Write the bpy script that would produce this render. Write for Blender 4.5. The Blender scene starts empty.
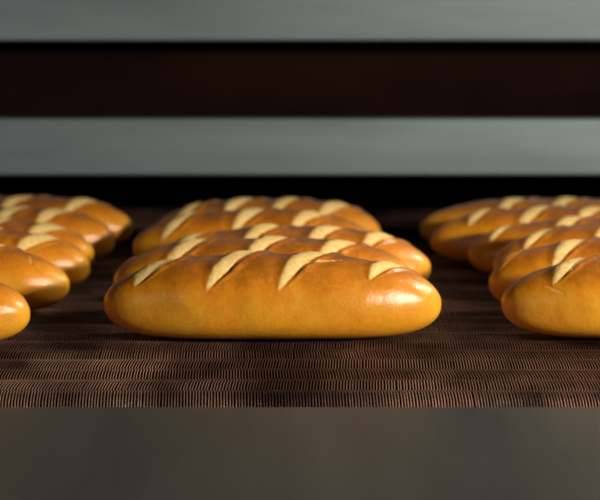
import bpy, math, random
import numpy as np
from mathutils import Vector, Matrix, noise, Euler

random.seed(7)
scene = bpy.context.scene
COL = scene.collection

# ------------------------------------------------------------------ camera
F_PX = 1800.0
CAM_H = 0.309
PITCH = math.atan(260.0 / F_PX)
cam_d = bpy.data.cameras.new('camera')
cam_d.sensor_width = 36.0
cam_d.lens = 36.0 * F_PX / 600.0
cam_d.clip_start = 0.05
cam_d.clip_end = 60
cam_d.dof.use_dof = True
cam_d.dof.focus_distance = 1.49
cam_d.dof.aperture_fstop = 6.6
cam = bpy.data.objects.new('camera', cam_d)
cam.location = (0, 0, CAM_H)
cam.rotation_euler = (math.pi / 2 - PITCH, 0, 0)
COL.objects.link(cam)
scene.camera = cam

# ------------------------------------------------------------------ helpers
def tag(o, label=None, cat=None, group=None, kind=None):
    if label: o['label'] = label
    if cat: o['category'] = cat
    if group: o['group'] = group
    if kind: o['kind'] = kind
    return o

def mesh_obj(name, verts, faces, mat, parent=None, smooth=False):
    me = bpy.data.meshes.new(name)
    me.from_pydata([tuple(v) for v in verts], [], faces)
    me.materials.append(mat)
    if smooth:
        me.polygons.foreach_set('use_smooth', [True] * len(me.polygons))
    me.update()
    o = bpy.data.objects.new(name, me)
    COL.objects.link(o)
    if parent: o.parent = parent
    return o

def empty(name, loc):
    o = bpy.data.objects.new(name, None)
    o.location = loc
    o.empty_display_size = 0.05
    COL.objects.link(o)
    return o

def prism_x(profile, x0, x1):
    """closed profile in (y, z) extruded along x"""
    n = len(profile)
    v = [(x0, p[0], p[1]) for p in profile] + [(x1, p[0], p[1]) for p in profile]
    f = [(i, (i + 1) % n, n + (i + 1) % n, n + i) for i in range(n)]
    f.append(tuple(range(n - 1, -1, -1)))
    f.append(tuple(range(n, 2 * n)))
    return v, f

def rounded(y0, z0, y1, z1, r, k=4):
    pts = []
    for cx, cy, a0 in ((y1 - r, z1 - r, 0), (y0 + r, z1 - r, 90), (y0 + r, z0 + r, 180), (y1 - r, z0 + r, 270)):
        for i in range(k + 1):
            a = math.radians(a0 + 90 * i / k)
            pts.append((cx + r * math.cos(a), cy + r * math.sin(a)))
    return pts

def add(vs, fs, v, f):
    b = len(vs)
    vs.extend(v)
    fs.extend([tuple(i + b for i in q) for q in f])

def box(x0, x1, y0, y1, z0, z1, r=0.002):
    return prism_x(rounded(y0, z0, y1, z1, r, 3), x0, x1)

def cyl_x(x0, x1, y, z, r, n=12):
    p = [(y + r * math.cos(2 * math.pi * i / n), z + r * math.sin(2 * math.pi * i / n)) for i in range(n)]
    return prism_x(p, x0, x1)

# ------------------------------------------------------------------ materials
def new_mat(name):
    m = bpy.data.materials.new(name)
    m.use_nodes = True
    nt = m.node_tree
    return m, nt, nt.nodes['Principled BSDF']

def N(nt, t, **kw):
    n = nt.nodes.new(t)
    for k, v in kw.items():
        if k in n.inputs.keys(): n.inputs[k].default_value = v
        else: setattr(n, k, v)
    return n

def ramp(nt, stops):
    n = nt.nodes.new('ShaderNodeValToRGB')
    el = n.color_ramp.elements
    while len(el) < len(stops): el.new(0.5)
    for e, (p, c) in zip(el, stops):
        e.position = p; e.color = (*c, 1)
    return n

def mix(nt, a, b, fac, mode='MIX'):
    n = nt.nodes.new('ShaderNodeMix'); n.data_type = 'RGBA'; n.blend_type = mode
    for s, v in ((0, fac), (6, a), (7, b)):
        if hasattr(v, 'links'): nt.links.new(v, n.inputs[s])
        else: n.inputs[s].default_value = v if s == 0 else (*v, 1)
    return n.outputs[2]

def bread_material():
    m, nt, b = new_mat('bread_crust')
    L = nt.links.new
    tc = N(nt, 'ShaderNodeTexCoord')
    info = N(nt, 'ShaderNodeObjectInfo')
    pos = N(nt, 'ShaderNodeVectorMath', operation='ADD')
    L(tc.outputs['Object'], pos.inputs[0]); pos.inputs[1].default_value = (0, 0, 0)
    bake = N(nt, 'ShaderNodeAttribute', attribute_name='bake')
    cut = N(nt, 'ShaderNodeAttribute', attribute_name='cut')
    n1 = N(nt, 'ShaderNodeTexNoise', Scale=38.0, Detail=5.0, Roughness=0.6)
    n2 = N(nt, 'ShaderNodeTexNoise', Scale=420.0, Detail=4.0, Roughness=0.65)
    n3 = N(nt, 'ShaderNodeTexNoise', Scale=130.0, Detail=5.0, Roughness=0.6, Distortion=0.8)
    for n in (n1, n2, n3): L(pos.outputs[0], n.inputs['Vector'])
    # bake amount + mottling
    s = N(nt, 'ShaderNodeMath', operation='MULTIPLY_ADD'); L(n1.outputs[0], s.inputs[0]); s.inputs[1].default_value = 0.70
    o1 = N(nt, 'ShaderNodeMath', operation='SUBTRACT'); L(bake.outputs['Fac'], o1.inputs[0]); o1.inputs[1].default_value = 0.33
    L(o1.outputs[0], s.inputs[2])
    s2 = N(nt, 'ShaderNodeMath', operation='MULTIPLY_ADD'); L(n3.outputs[0], s2.inputs[0]); s2.inputs[1].default_value = 0.62
    o2 = N(nt, 'ShaderNodeMath', operation='SUBTRACT'); L(s.outputs[0], o2.inputs[0]); o2.inputs[1].default_value = 0.29
    L(o2.outputs[0], s2.inputs[2])
    cr = ramp(nt, [(0.0, (0.90, 0.42, 0.020)), (0.35, (0.84, 0.292, 0.007)), (0.7, (0.54, 0.168, 0.004)), (1.0, (0.30, 0.078, 0.003))])
    L(s2.outputs[0], cr.inputs[0])
    # pale split surface
    pr = ramp(nt, [(0.30, (0.70, 0.30, 0.05)), (0.46, (0.88, 0.50, 0.12)), (0.66, (0.96, 0.71, 0.29))])
    mixn = N(nt, 'ShaderNodeMath', operation='MULTIPLY_ADD'); L(n2.outputs[0], mixn.inputs[0]); mixn.inputs[1].default_value = 0.6
    h3 = N(nt, 'ShaderNodeMath', operation='MULTIPLY'); L(n3.outputs[0], h3.inputs[0]); h3.inputs[1].default_value = 0.45
    L(h3.outputs[0], mixn.inputs[2])
    edge = N(nt, 'ShaderNodeMath', operation='MULTIPLY_ADD'); L(cut.outputs['Fac'], edge.inputs[0])
    edge.inputs[1].default_value = 0.34; L(mixn.outputs[0], edge.inputs[2])
    eo = N(nt, 'ShaderNodeMath', operation='SUBTRACT'); L(edge.outputs[0], eo.inputs[0]); eo.inputs[1].default_value = 0.26
    L(eo.outputs[0], pr.inputs[0])
    cc = ramp(nt, [(0.04, (0, 0, 0)), (0.42, (1, 1, 1))])
    L(cut.outputs['Fac'], cc.inputs[0])
    col = mix(nt, cr.outputs[0], pr.outputs[0], cc.outputs[0])
    L(col, b.inputs['Base Color'])
    rr = N(nt, 'ShaderNodeMapRange'); L(cc.outputs[0], rr.inputs['Value'])
    rr.inputs['To Min'].default_value = 0.62; rr.inputs['To Max'].default_value = 0.8
    L(rr.outputs[0], b.inputs['Roughness'])
    ct = N(nt, 'ShaderNodeMapRange'); L(cc.outputs[0], ct.inputs['Value'])
    ct.inputs['To Min'].default_value = 1.0; ct.inputs['To Max'].default_value = 0.0
    L(ct.outputs[0], b.inputs['Coat Weight'])
    b.inputs['Coat Roughness'].default_value = 0.145
    b.inputs['Specular IOR Level'].default_value = 0.25
    b.inputs['Subsurface Weight'].default_value = 0.12
    b.inputs['Subsurface Radius'].default_value = (0.008, 0.003, 0.001)
    b.inputs['Subsurface Scale'].default_value = 1.0
    # skin: fine pores and soft wrinkles
    w = N(nt, 'ShaderNodeTexNoise', Scale=110.0, Detail=4.0, Roughness=0.55, Distortion=1.0)
    L(pos.outputs[0], w.inputs['Vector'])
    bp = N(nt, 'ShaderNodeBump', Strength=0.40, Distance=0.0008); L(w.outputs[0], bp.inputs['Height'])
    bp2 = N(nt, 'ShaderNodeBump', Strength=0.6, Distance=0.0006)
    L(n2.outputs[0], bp2.inputs['Height']); L(bp.outputs[0], bp2.inputs['Normal'])
    L(bp2.outputs[0], b.inputs['Normal'])
    L(bp2.outputs[0], b.inputs['Coat Normal'])
    return m

def metal(name, c0, c1, rough, metallic=1.0, scale=(1.5, 40, 40), bump=0.0, spec=0.5):
    m, nt, b = new_mat(name)
    L = nt.links.new
    tc = N(nt, 'ShaderNodeTexCoord')
    mp = N(nt, 'ShaderNodeMapping'); mp.inputs['Scale'].default_value = scale
    L(tc.outputs['Object'], mp.inputs[0])
    n = N(nt, 'ShaderNodeTexNoise', Scale=1.0, Detail=6.0, Roughness=0.6)
    L(mp.outputs[0], n.inputs['Vector'])
    r = ramp(nt, [(0.3, c0), (0.7, c1)])
    L(n.outputs[0], r.inputs[0]); L(r.outputs[0], b.inputs['Base Color'])
    b.inputs['Metallic'].default_value = metallic
    b.inputs['Roughness'].default_value = rough
    b.inputs['Specular IOR Level'].default_value = spec
    if bump:
        bp = N(nt, 'ShaderNodeBump', Strength=bump, Distance=0.001)
        L(n.outputs[0], bp.inputs['Height']); L(bp.outputs[0], b.inputs['Normal'])
    return m

M_BREAD = bread_material()
M_WIRE = metal('bronzed_wire', (0.26, 0.13, 0.09), (0.80, 0.48, 0.35), 0.40, 0.5, (25, 14, 14))
def shade_patches(m):  # random dark patches multiplied into the wire colour as painted uneven shade
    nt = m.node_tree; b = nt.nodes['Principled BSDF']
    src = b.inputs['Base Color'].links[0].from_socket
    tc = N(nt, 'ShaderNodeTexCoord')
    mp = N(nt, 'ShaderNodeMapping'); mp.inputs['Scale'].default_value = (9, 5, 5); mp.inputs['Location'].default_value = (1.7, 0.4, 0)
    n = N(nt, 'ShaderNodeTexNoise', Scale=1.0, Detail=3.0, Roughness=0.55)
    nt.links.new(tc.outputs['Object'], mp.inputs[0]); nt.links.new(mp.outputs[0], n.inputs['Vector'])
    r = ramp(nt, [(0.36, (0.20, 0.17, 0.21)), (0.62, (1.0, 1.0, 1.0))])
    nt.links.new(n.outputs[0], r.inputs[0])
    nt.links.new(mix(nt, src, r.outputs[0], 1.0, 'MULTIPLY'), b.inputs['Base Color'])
shade_patches(M_WIRE)
M_ROD = metal('rod_steel', (0.05, 0.03, 0.022), (0.1, 0.06, 0.045), 0.5, 0.8)
M_BED = metal('sooty_slide_bed', (0.0015, 0.001, 0.0012), (0.004, 0.003, 0.003), 0.9, 0.0, (12, 12, 12), spec=0.03)
M_PLATE = metal('end_plate_steel', (0.07, 0.070, 0.064), (0.13, 0.128, 0.115), 0.5, 0.55, (9, 1.2, 3), 0.05)
M_HOOD = metal('oven_front_steel', (0.17, 0.225, 0.245), (0.26, 0.34, 0.365), 0.55, 0.35, (2.2, 14, 14), 0.05)
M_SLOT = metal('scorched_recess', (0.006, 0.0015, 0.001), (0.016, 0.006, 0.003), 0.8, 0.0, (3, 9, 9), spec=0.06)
M_DARK = metal('oven_interior', (0.008, 0.005, 0.004), (0.018, 0.012, 0.010), 0.85, 0.0, (5, 5, 5), spec=0.1)
M_FRAME = metal('frame_steel', (0.14, 0.14, 0.13), (0.22, 0.22, 0.21), 0.5, 0.7)
M_FLOOR = metal('factory_floor', (0.05, 0.048, 0.045), (0.09, 0.086, 0.08), 0.75, 0.0, (3, 3, 3), spec=0.3)

# ------------------------------------------------------------------ loaves
def smooth01(x):
    x = np.clip(x, 0, 1)
    return x * x * (3 - 2 * x)

def loaf(seed, xl, xr, yc, cuts, hgt=0.072, wid=0.096, yaw=0.0, endl=2.35, endr=2.75, lift=0.0, NU=260, NV=120, tears=(), label='', group='', lean=0.104, hw=0.040):
    """xl, xr: world x of both ends; cuts: list of positions (0..1 along the loaf) where each
    score crosses the crest, or (position, width factor)."""
    length = xr - xl
    rnd = random.Random(seed)
    zc = hgt * 0.39
    hu, hl = hgt - zc, zc
    W = wid / 2
    th = np.linspace(0, math.pi, NU + 1)
    t = -np.cos(th)
    # ease the sampling so the middle is dense as well
    t = 0.55 * t + 0.45 * np.linspace(-1, 1, NU + 1)
    phi = np.linspace(0, 2 * math.pi, NV, endpoint=False)
    T, P = np.meshgrid(t, phi, indexing='ij')
    p_end = np.where(T > 0, endr, endl) + rnd.uniform(-0.1, 0.1)
    s = np.clip(1 - np.abs(T) ** p_end, 0, 1) ** 0.49
    s_low = np.clip(1 - np.abs(T) ** (p_end + 3.4), 0, 1) ** 0.47
    s_plan = np.clip(1 - np.abs(T) ** np.where(T > 0, 2.0, 2.15), 0, 1) ** 0.5
    cp, sp = np.cos(P), np.sin(P)
    up = sp >= 0
    Y = np.where(up, -W * np.sign(cp) * np.abs(cp) ** 0.96, -W * np.sign(cp) * np.abs(cp) ** 0.74) * s_plan
    Z = np.where(up, hu * np.abs(sp) ** 0.96 * s, -hl * np.abs(sp) ** 0.72 * s_low)
    X = T * length / 2
    U = (T + 1) / 2
    deg = np.degrees(P)
    # noise fields
    nz = np.zeros_like(X); nz2 = np.zeros_like(X); nz3 = np.zeros_like(X)
    off = Vector((seed * 3.7, seed * 1.3, 0))
    for i in range(NU + 1):
        for j in range(NV):
            p = Vector((X[i, j], Y[i, j], Z[i, j]))
            nz[i, j] = noise.noise(p * 22 + off)
            nz2[i, j] = noise.noise(p * 160 + off)
            nz3[i, j] = noise.noise(p * 60 + off)
    disp = 0.0022 * nz + 0.0005 * nz3
    cutmask = np.zeros_like(X); region = np.zeros_like(X, dtype=int)
    R = np.sqrt(Y ** 2 + Z ** 2) + 1e-6
    for k, c in enumerate(cuts):
        u0, wf, sf = (tuple(c) + (1.0,))[:3] if isinstance(c, tuple) else (c, 1.0, 1.0)
        m = 90 + rnd.uniform(-4, 4)
        span = (67 + rnd.uniform(-3, 5)) * sf
        q = (deg - m) / span
        inside = np.abs(q) < 1
        prof = np.where(inside, np.clip(1 - q * q, 0, 1) ** 1.0, 0)
        h = hw * wf * prof * (0.29 / length) + 1e-5
        # the centre line bows a little, like a quick stroke of a blade
        uc = u0 + lean * (deg - m) / 60.0 - 0.020 * (1 - q * q)
        v = (U - uc) / h + 0.13 * nz2 + 0.12 * nz3
        amp = np.clip(prof * 1.3, 0, 1)
        # rises behind the torn edge, then falls to a crease under the next lobe
        bul = smooth01((v + 2.0) / 1.5) * (1 - smooth01((v + 0.45) / 1.35))
        crease = np.exp(-((v - 0.95) / 0.20) ** 2)
        ear = np.exp(-((v - 1.45) / 0.42) ** 2)
        disp += np.where(inside, amp * (0.0022 * bul - 0.0036 * crease + 0.0021 * ear + 0.0004 * nz2 * (np.abs(v) < 1)), 0)
        mk = np.where(inside, smooth01((1.04 - np.abs(v)) / 0.6), 0)
        mk = mk * smooth01(prof * 3.0)
        cutmask = np.maximum(cutmask, mk)
        region[(np.abs(v) < 1.02) & (prof > 0.12)] = k + 1
    for (ua, da, ub, db, wd) in tears:          # thin split lines in the skin
        a = np.array([ua * length, da * 0.00075]); b_ = np.array([ub * length, db * 0.00075])
        px = U * length + 0.0012 * nz2; py = deg * 0.00075 + 0.0012 * nz3
        d = b_ - a; ll = (d ** 2).sum()
        tt = np.clip(((px - a[0]) * d[0] + (py - a[1]) * d[1]) / ll, 0, 1)
        dist = np.sqrt((px - a[0] - tt * d[0]) ** 2 + (py - a[1] - tt * d[1]) ** 2)
        w_ = wd * (0.4 + 0.6 * np.sin(tt * math.pi))
        g = np.exp(-(dist / w_) ** 2)
        disp -= 0.0010 * g
        cutmask = np.maximum(cutmask, 0.75 * g)
    end = smooth01(s * 2.2)
    sc = 1 + disp * np.where(up, 1, np.clip(1 + sp * 1.3, 0, 1)) * end / np.maximum(R, 0.012)
    Y = Y * sc; Z = Z * sc
    # slight bow of the whole loaf
    Y = Y + rnd.uniform(-0.003, 0.003) * (1 - T ** 2)
    Z = Z + zc
    Z = np.maximum(Z, 0.0)
    hh = np.clip(Z / hgt, 0, 1.1)
    bake = 0.10 + 0.74 * smooth01((hh - 0.45) / 0.6) + 0.07 * nz + 0.12 * smooth01((0.10 - hh) / 0.10)
    # rings + end caps (poles)
    ring = range(1, NU)
    V = []; A_b = []; A_c = []; REG = []
    V = np.stack([X[1:NU], Y[1:NU], Z[1:NU]], -1).reshape(-1, 3)
    A_b = bake[1:NU].reshape(-1); A_c = cutmask[1:NU].reshape(-1); REG = region[1:NU].reshape(-1)
    nr = NU - 1
    V = np.vstack([V, [[-length / 2, Y[0].mean(), zc], [length / 2, Y[NU].mean(), zc]]])
    A_b = np.append(A_b, [0.3, 0.3]); A_c = np.append(A_c, [0, 0]); REG = np.append(REG, [0, 0])
    F = []
    for i in range(nr - 1):
        for j in range(NV):
            j2 = (j + 1) % NV
            F.append((i * NV + j, (i + 1) * NV + j, (i + 1) * NV + j2, i * NV + j2))
    pa, pb = nr * NV, nr * NV + 1
    for j in range(NV):
        j2 = (j + 1) % NV
        F.append((pa, j, j2)); F.append((pb, (nr - 1) * NV + j2, (nr - 1) * NV + j))
    full = bpy.data.meshes.new('tmp')
    full.from_pydata(V.tolist(), [], F)
    full.update()
    nrm = np.zeros(len(V) * 3); full.vertices.foreach_get('normal', nrm); nrm = nrm.reshape(-1, 3)
    # flip check
    if nrm[(nr // 2) * NV + NV // 4][2] < 0:
        F = [tuple(reversed(f)) for f in F]; nrm = -nrm
    bpy.data.meshes.remove(full)
    groups = {}
    for f in F:
        r = [REG[i] for i in f]
        g = r[0] if all(q == r[0] for q in r) else 0
        groups.setdefault(g, []).append(f)
    root = None
    objs = {}
    for g in sorted(groups):
        fs = groups[g]
        used = sorted({i for f in fs for i in f})
        mp = {i: n for n, i in enumerate(used)}
        nm = 'bread_loaf' if g == 0 else 'score_cut'
        me = bpy.data.meshes.new(nm)
        me.from_pydata(V[used].tolist(), [], [tuple(mp[i] for i in f) for f in fs])
        me.polygons.foreach_set('use_smooth', [True] * len(me.polygons))
        for an, arr in (('bake', A_b), ('cut', A_c)):
            at = me.attributes.new(an, 'FLOAT', 'POINT')
            at.data.foreach_set('value', arr[used].astype(np.float32))
        me.materials.append(M_BREAD)
        me.update()
        me.normals_split_custom_set_from_vertices(nrm[used].tolist())
        o = bpy.data.objects.new(nm, me); COL.objects.link(o)
        if g == 0:
            root = o
            o.location = ((xl + xr) / 2, yc, 0.0006)
            o.rotation_euler = (0, 0, math.radians(yaw))
        else:
            o.parent = root
            o['label'] = 'pale torn crumb showing in a diagonal score'
    tag(root, label, 'bread', group)
    return root

def wx(px, y):
    return (px - 300.0) * y / F_PX * 1.008

# (seed, left px, right px, depth, cuts, kwargs)
GM, GL, GR = 'long loaves in the middle file', 'long loaves in the left file', 'long loaves in the right file'
SPEC = [
 (1, 103, 442, 1.600, [(.188, 1.2, .76), .425, .635, (.875, .9, .85)], dict(hgt=.0745, NU=330, NV=150, tears=((.60, 62, .70, 74, .0011),), yaw=0,
   label='glossy golden long loaf in front of the middle file, whole and sharply focused'), GM),
 (2, 113, 415, 1.722, [(.03+.0, .5), .285, .555, .785], dict(NU=280, label='long loaf second in the middle file, just behind the sharply focused front loaf'), GM),
 (3, 148, 431, 1.822, [.19, .44, .66, .86], dict(NU=260, hgt=.070, endr=2.4, label='third long loaf of the middle file, its shiny right end sticking out past the second'), GM),
 (4, 133, 378, 1.962, [.24, .52, .76], dict(NU=200, NV=100, hgt=.070, label='fourth long loaf of the middle file, blurred, its left end fading into shadow'), GM),
 (5, 152, 381, 2.085, [.22, .43, .63, .84], dict(NU=200, NV=100, hgt=.068, label='farthest long loaf of the middle file, blurred against the black oven mouth'), GM),
 # left file: only right ends in frame
 (11, -300, 29, 1.560, [.2, .42, .62, .80], dict(NU=240, endr=2.3, hgt=.069, label='front loaf of the left file, a round shiny end cut off at the picture edge'), GL),
 (12, -235, 69, 1.722, [.2, .42, .60, (.775, .8)], dict(NU=260, hgt=.067, endr=2.7, tears=((.875, 78, .885, 50, .0007), (.90, 60, .92, 44, .0006)), label='second loaf of the left file, wrinkled crust and bright gleam on its round end'), GL),
 (13, -195, 90, 1.834, [.2, .45, .66, .87], dict(NU=220, hgt=.067, label='third loaf of the left file, tucked behind the wrinkled one'), GL),
 (14, -165, 94, 1.936, [.22, .44, .66, .87], dict(NU=200, NV=100, hgt=.0635, label='fourth loaf of the left file, mostly hidden with a pale score on top'), GL),
 (15, -125, 115, 2.039, [.22, .43, .62, .80], dict(NU=200, NV=100, hgt=.0635, label='fifth loaf of the left file, blurred with a soft white gleam on its end'), GL),
 (16, -105, 134, 2.148, [.22, .36, .57, .83], dict(NU=200, NV=100, hgt=.0635, label='farthest loaf of the left file, its end reaching nearest the dark gap'), GL),
 # right file: only left ends in frame
 (21, 502, 838, 1.600, [(.235, .95, .80), .45, .66, .86], dict(hgt=.0745, NU=300, NV=140, tears=((.085, 98, .14, 92, .0013), (.12, 40, .17, 22, .0009)), yaw=0, label='front loaf of the right file, big left end with a curled cut and wrinkled crust'), GR),
 (22, 489, 795, 1.722, [(.075, .45, .7), .30, .53, .77], dict(NU=260, label='second loaf of the right file, directly behind the front one'), GR),
 (23, 493, 785, 1.830, [(.19, .9, .8), .43, .64, .84], dict(NU=220, label='third loaf of the right file, only its upper crust in view'), GR),
 (24, 468, 745, 1.935, [(.155, .8, .75), .40, .62, .84], dict(NU=200, NV=100, hgt=.0635, label='fourth loaf of the right file, blurred with a dark rounded left end'), GR),
 (25, 430, 696, 2.043, [(.225, .9, .75), .43, .64, .85], dict(NU=200, NV=100, hgt=.0635, label='fifth loaf of the right file, blurred, its left end reaching the dark gap'), GR),
 (26, 419, 670, 2.162, [.40, .61, .84], dict(NU=200, NV=100, hgt=.060, label='farthest loaf of the right file, dim in the oven shadow'), GR),
]
for seed, pl, pr, y, cuts, kw, grp in SPEC:
    kw = dict(kw); kw.setdefault('yaw', random.Random(seed).uniform(-1.0, 1.0)); kw.setdefault('wid', 0.094)
    loaf(seed, wx(pl, y), wx(pr, y), y - 0.004, cuts, group=grp, **kw)

# ------------------------------------------------------------------ conveyor
XB = 0.66                     # half width of the belt
conv = empty('conveyor', (0, 1.9, -0.9))
tag(conv, 'bronze wire mesh conveyor under the loaves, grey steel plate at its near end', 'conveyor')

def reparent(o):
    o.parent = conv
    o.matrix_parent_inverse = Matrix.Translation(conv.location).inverted()
    return o

PITCH_X = 0.00238; WR = 0.00038
ROW0 = 1.383; ROWP = 0.0405; ROLL_R = 0.036
NROW = 30
def belt_pt(sv):
    """arc length along the belt from the last flat rod (sv<0: round the end roller)"""
    if sv >= 0: return ROW0 + sv, 0.0, 1.0
    a = -sv / ROLL_R
    return ROW0 - ROLL_R * math.sin(a), ROLL_R * (math.cos(a) - 1), math.cos(a)
def wires():
    xs = np.arange(-XB, XB, PITCH_X)
    Vs = []; Fs = []; base = 0
    for r in range(-2, NROW):
        K = 5
        slant = PITCH_X * (0.62 if r % 2 == 0 else -0.62)
        path = []
        for k in range(K):
            f = k / (K - 1)
            yy, zz, cz = belt_pt((r + f) * ROWP)
            lift = 0.0014 * math.sin(math.pi * f) - 0.0020 - WR
            n = (0 if r >= 0 else -math.sqrt(max(0, 1 - cz * cz)), cz if r < 0 else 1.0)
            path.append(((f - 0.5) * slant, yy + n[0] * lift * 1, zz + n[1] * lift))
        path = np.array(path)
        ringo = np.array([(WR, 0, 0), (0, 0, WR), (-WR, 0, 0), (0, 0, -WR)])
        loc = (path[:, None, :] + ringo[None]).reshape(-1, 3)     # K*4
        jit = np.random.RandomState(r + 10).normal(0, 0.00010, len(xs))
        x0 = xs + jit + (PITCH_X / 2 if r % 2 else 0)
        vv = np.repeat(loc[None], len(xs), 0).copy()
        vv[:, :, 0] += x0[:, None]
        Vs.append(vv.reshape(-1, 3))
        fl = []
        for k in range(K - 1):
            for q in range(4):
                q2 = (q + 1) % 4
                fl.append((k * 4 + q, k * 4 + q2, (k + 1) * 4 + q2, (k + 1) * 4 + q))
        fl = np.array(fl)
        ff = fl[None] + (np.arange(len(xs)) * K * 4)[:, None, None] + base
        Fs.append(ff.reshape(-1, 4)); base += len(xs) * K * 4
    V = np.vstack(Vs); F = np.vstack(Fs)
    me = bpy.data.meshes.new('wire_mesh')
    me.vertices.add(len(V)); me.vertices.foreach_set('co', V.astype(np.float32).ravel())
    me.loops.add(F.size); me.loops.foreach_set('vertex_index', F.ravel().astype(np.int32))
    me.polygons.add(len(F)); me.polygons.foreach_set('loop_start', (np.arange(len(F)) * 4).astype(np.int32))
    me.polygons.foreach_set('loop_total', np.full(len(F), 4, dtype=np.int32))
    me.polygons.foreach_set('use_smooth', [True] * len(F))
    me.update(calc_edges=True); me.validate()
    me.materials.append(M_WIRE)
    o = bpy.data.objects.new('wire_mesh', me); COL.objects.link(o)
    return o
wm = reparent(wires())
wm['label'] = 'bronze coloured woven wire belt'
for r in range(-1, NROW + 1):
    yy, zz, cz = belt_pt(r * ROWP)
    v, f = cyl_x(-XB, XB, yy, zz - 0.0026 - 0.0004, 0.0009, 8)
    reparent(mesh_obj('cross_rod', v, f, M_ROD, smooth=True))
v, f = box(-XB, XB, 1.40, 2.56, -0.034, -0.016)
reparent(mesh_obj('slide_bed', v, f, M_BED))
v, f = cyl_x(-XB - .01, XB + .01, ROW0, -ROLL_R - 0.006, ROLL_R - 0.002, 40)
reparent(mesh_obj('end_roller', v, f, M_BED, smooth=True))
# end plate: flat sheet with a rolled lip facing the belt
pl = [(1.331, -0.0035), (1.3325, -0.0055), (1.331, -0.0075), (1.12, -0.0085), (1.02, -0.0095), (1.02, -0.060),
      (1.016, -0.060), (1.015, -0.0095), (1.018, -0.0060), (1.023, -0.0046), (1.12, -0.0040)]
v, f = prism_x(pl, -XB - .03, XB + .03)
reparent(mesh_obj('end_plate', v, f, M_PLATE))['label'] = 'plain grey steel plate at the near end of the belt'
for sx in (-1, 1):
    x = sx * (XB + 0.022)
    v, f = box(x - 0.011, x + 0.011, 1.05, 2.22, -0.11, -0.012, 0.003)
    reparent(mesh_obj('side_rail', v, f, M_FRAME))
    for yy in (1.12, 2.10):
        v, f = box(x - 0.022, x + 0.022, yy - 0.022, yy + 0.022, -0.90, -0.11, 0.004)
        reparent(mesh_obj('leg', v, f, M_FRAME))

# ------------------------------------------------------------------ oven front
YO = 2.262
oven = empty('tunnel_oven', (0, 2.6, -0.9))
tag(oven, 'grey steel tunnel oven front with dark slot and black mouth behind the loaves', 'oven')
def op(name, vf, m, smooth=False, label=None):
    o = mesh_obj(name, vf[0], vf[1], m, smooth=smooth)
    o.parent = oven; o.matrix_parent_inverse = Matrix.Translation(oven.location).inverted()
    if label: o['label'] = label
    return o
XO = 0.86
zb, zt = 0.0772, 0.149
op('lower_panel', prism_x(rounded(YO, zb, YO + 0.03, zt, 0.004), -XO, XO), M_HOOD, label='blurred grey steel bar across the oven above the loaves')
zu = 0.2460
op('upper_panel', prism_x(rounded(YO, zu, YO + 0.03, 0.62, 0.004), -XO, XO), M_HOOD, label='grey steel panel along the top of the view')
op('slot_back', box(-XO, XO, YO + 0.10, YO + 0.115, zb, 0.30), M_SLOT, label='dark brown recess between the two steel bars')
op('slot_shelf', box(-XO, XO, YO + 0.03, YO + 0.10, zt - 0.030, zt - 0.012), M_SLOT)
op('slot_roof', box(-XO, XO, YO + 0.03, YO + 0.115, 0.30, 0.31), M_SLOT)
vs, fs = [], []
add(vs, fs, *box(-XO, XO, YO + 0.115, 3.5, 0.115, 0.13))
add(vs, fs, *box(-XO, XO, 3.5, 3.52, -0.2, 0.13))
add(vs, fs, *box(-XO, -XO + 0.02, YO + 0.03, 3.5, -0.2, 0.115))
add(vs, fs, *box(XO - 0.02, XO, YO + 0.03, 3.5, -0.2, 0.115))
add(vs, fs, *box(-XO + .02, XO - .02, 2.57, 3.5, -0.2, -0.012))
op('baking_chamber', (vs, fs), M_DARK)
for sx in (-1, 1):
    a, b = sorted((sx * (XB + 0.06), sx * XO))
    op('jamb', box(a, b, YO, YO + 0.03, -0.9, zb), M_HOOD)
vs, fs = [], []
add(vs, fs, *box(-XO, XO, YO + 0.03, YO + 0.06, -0.9, -0.14))
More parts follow.
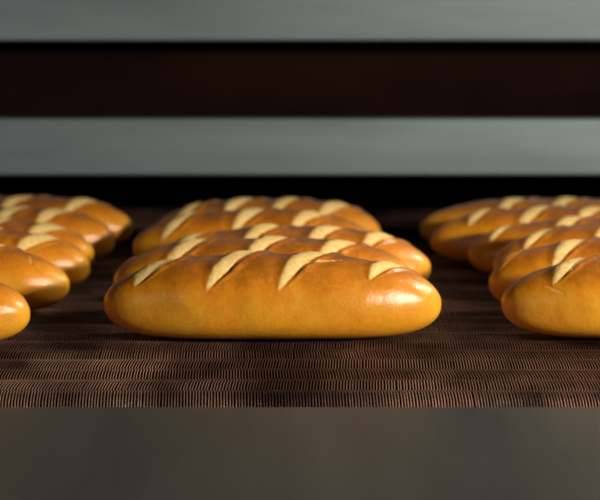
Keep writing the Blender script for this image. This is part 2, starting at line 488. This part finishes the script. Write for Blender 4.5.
add(vs, fs, *box(-XO, -XO + 0.02, YO + 0.06, 3.5, -0.9, -0.2))
add(vs, fs, *box(XO - 0.02, XO, YO + 0.06, 3.5, -0.9, -0.2))
op('lower_casing', (vs, fs), M_FRAME)
op('top_casing', box(-XO, XO, YO + 0.03, 3.5, 0.60, 0.62), M_FRAME)

# ------------------------------------------------------------------ setting
fl = mesh_obj('floor', *box(-4, 4, -3, 5, -0.95, -0.90), M_FLOOR)
tag(fl, kind='structure')

# ------------------------------------------------------------------ light
def area(name, loc, target, size, power, col, sy=None):
    d = bpy.data.lights.new(name, 'AREA')
    d.shape = 'RECTANGLE'; d.size = size; d.size_y = sy or size
    d.energy = power; d.color = col
    o = bpy.data.objects.new(name, d); COL.objects.link(o)
    o.location = loc
    o.rotation_euler = (Vector(target) - Vector(loc)).to_track_quat('-Z', 'Y').to_euler()
    return o
area('bakery_lamp', (1.56, 0.34, 0.60), (0.05, 1.75, 0.03), 0.12, 46, (1.0, 0.91, 0.78), 0.13)
sd = bpy.data.lights.new('side_spot', 'SPOT')  # added unseen spot; its narrow cone lights the front belt, not the rear
sd.energy = 95; sd.color = (1.0, 0.88, 0.74); sd.spot_size = math.radians(34); sd.spot_blend = 0.7; sd.shadow_soft_size = 0.20
so = bpy.data.objects.new('side_spot', sd); COL.objects.link(so)
so.location = (1.60, 2.10, 1.15)
so.rotation_euler = (Vector((0.02, 1.46, 0.0)) - so.location).to_track_quat('-Z', 'Y').to_euler()
area('left_fill', (-1.8, -0.6, 0.9), (0, 1.8, 0.05), 0.5, 2.2, (0.82, 0.92, 1.0))  # added unseen cool fill that gives the left loaf ends a dull sheen

w = bpy.data.worlds.new('world'); scene.world = w; w.use_nodes = True
bg = w.node_tree.nodes['Background']
bg.inputs[0].default_value = (0.62, 0.70, 0.74, 1); bg.inputs[1].default_value = 0.012

scene.view_settings.view_transform = 'Standard'
scene.view_settings.look = 'None'
scene.view_settings.gamma = 1.0
scene.view_settings.exposure = 0.0
scene.view_settings.use_curve_mapping = False
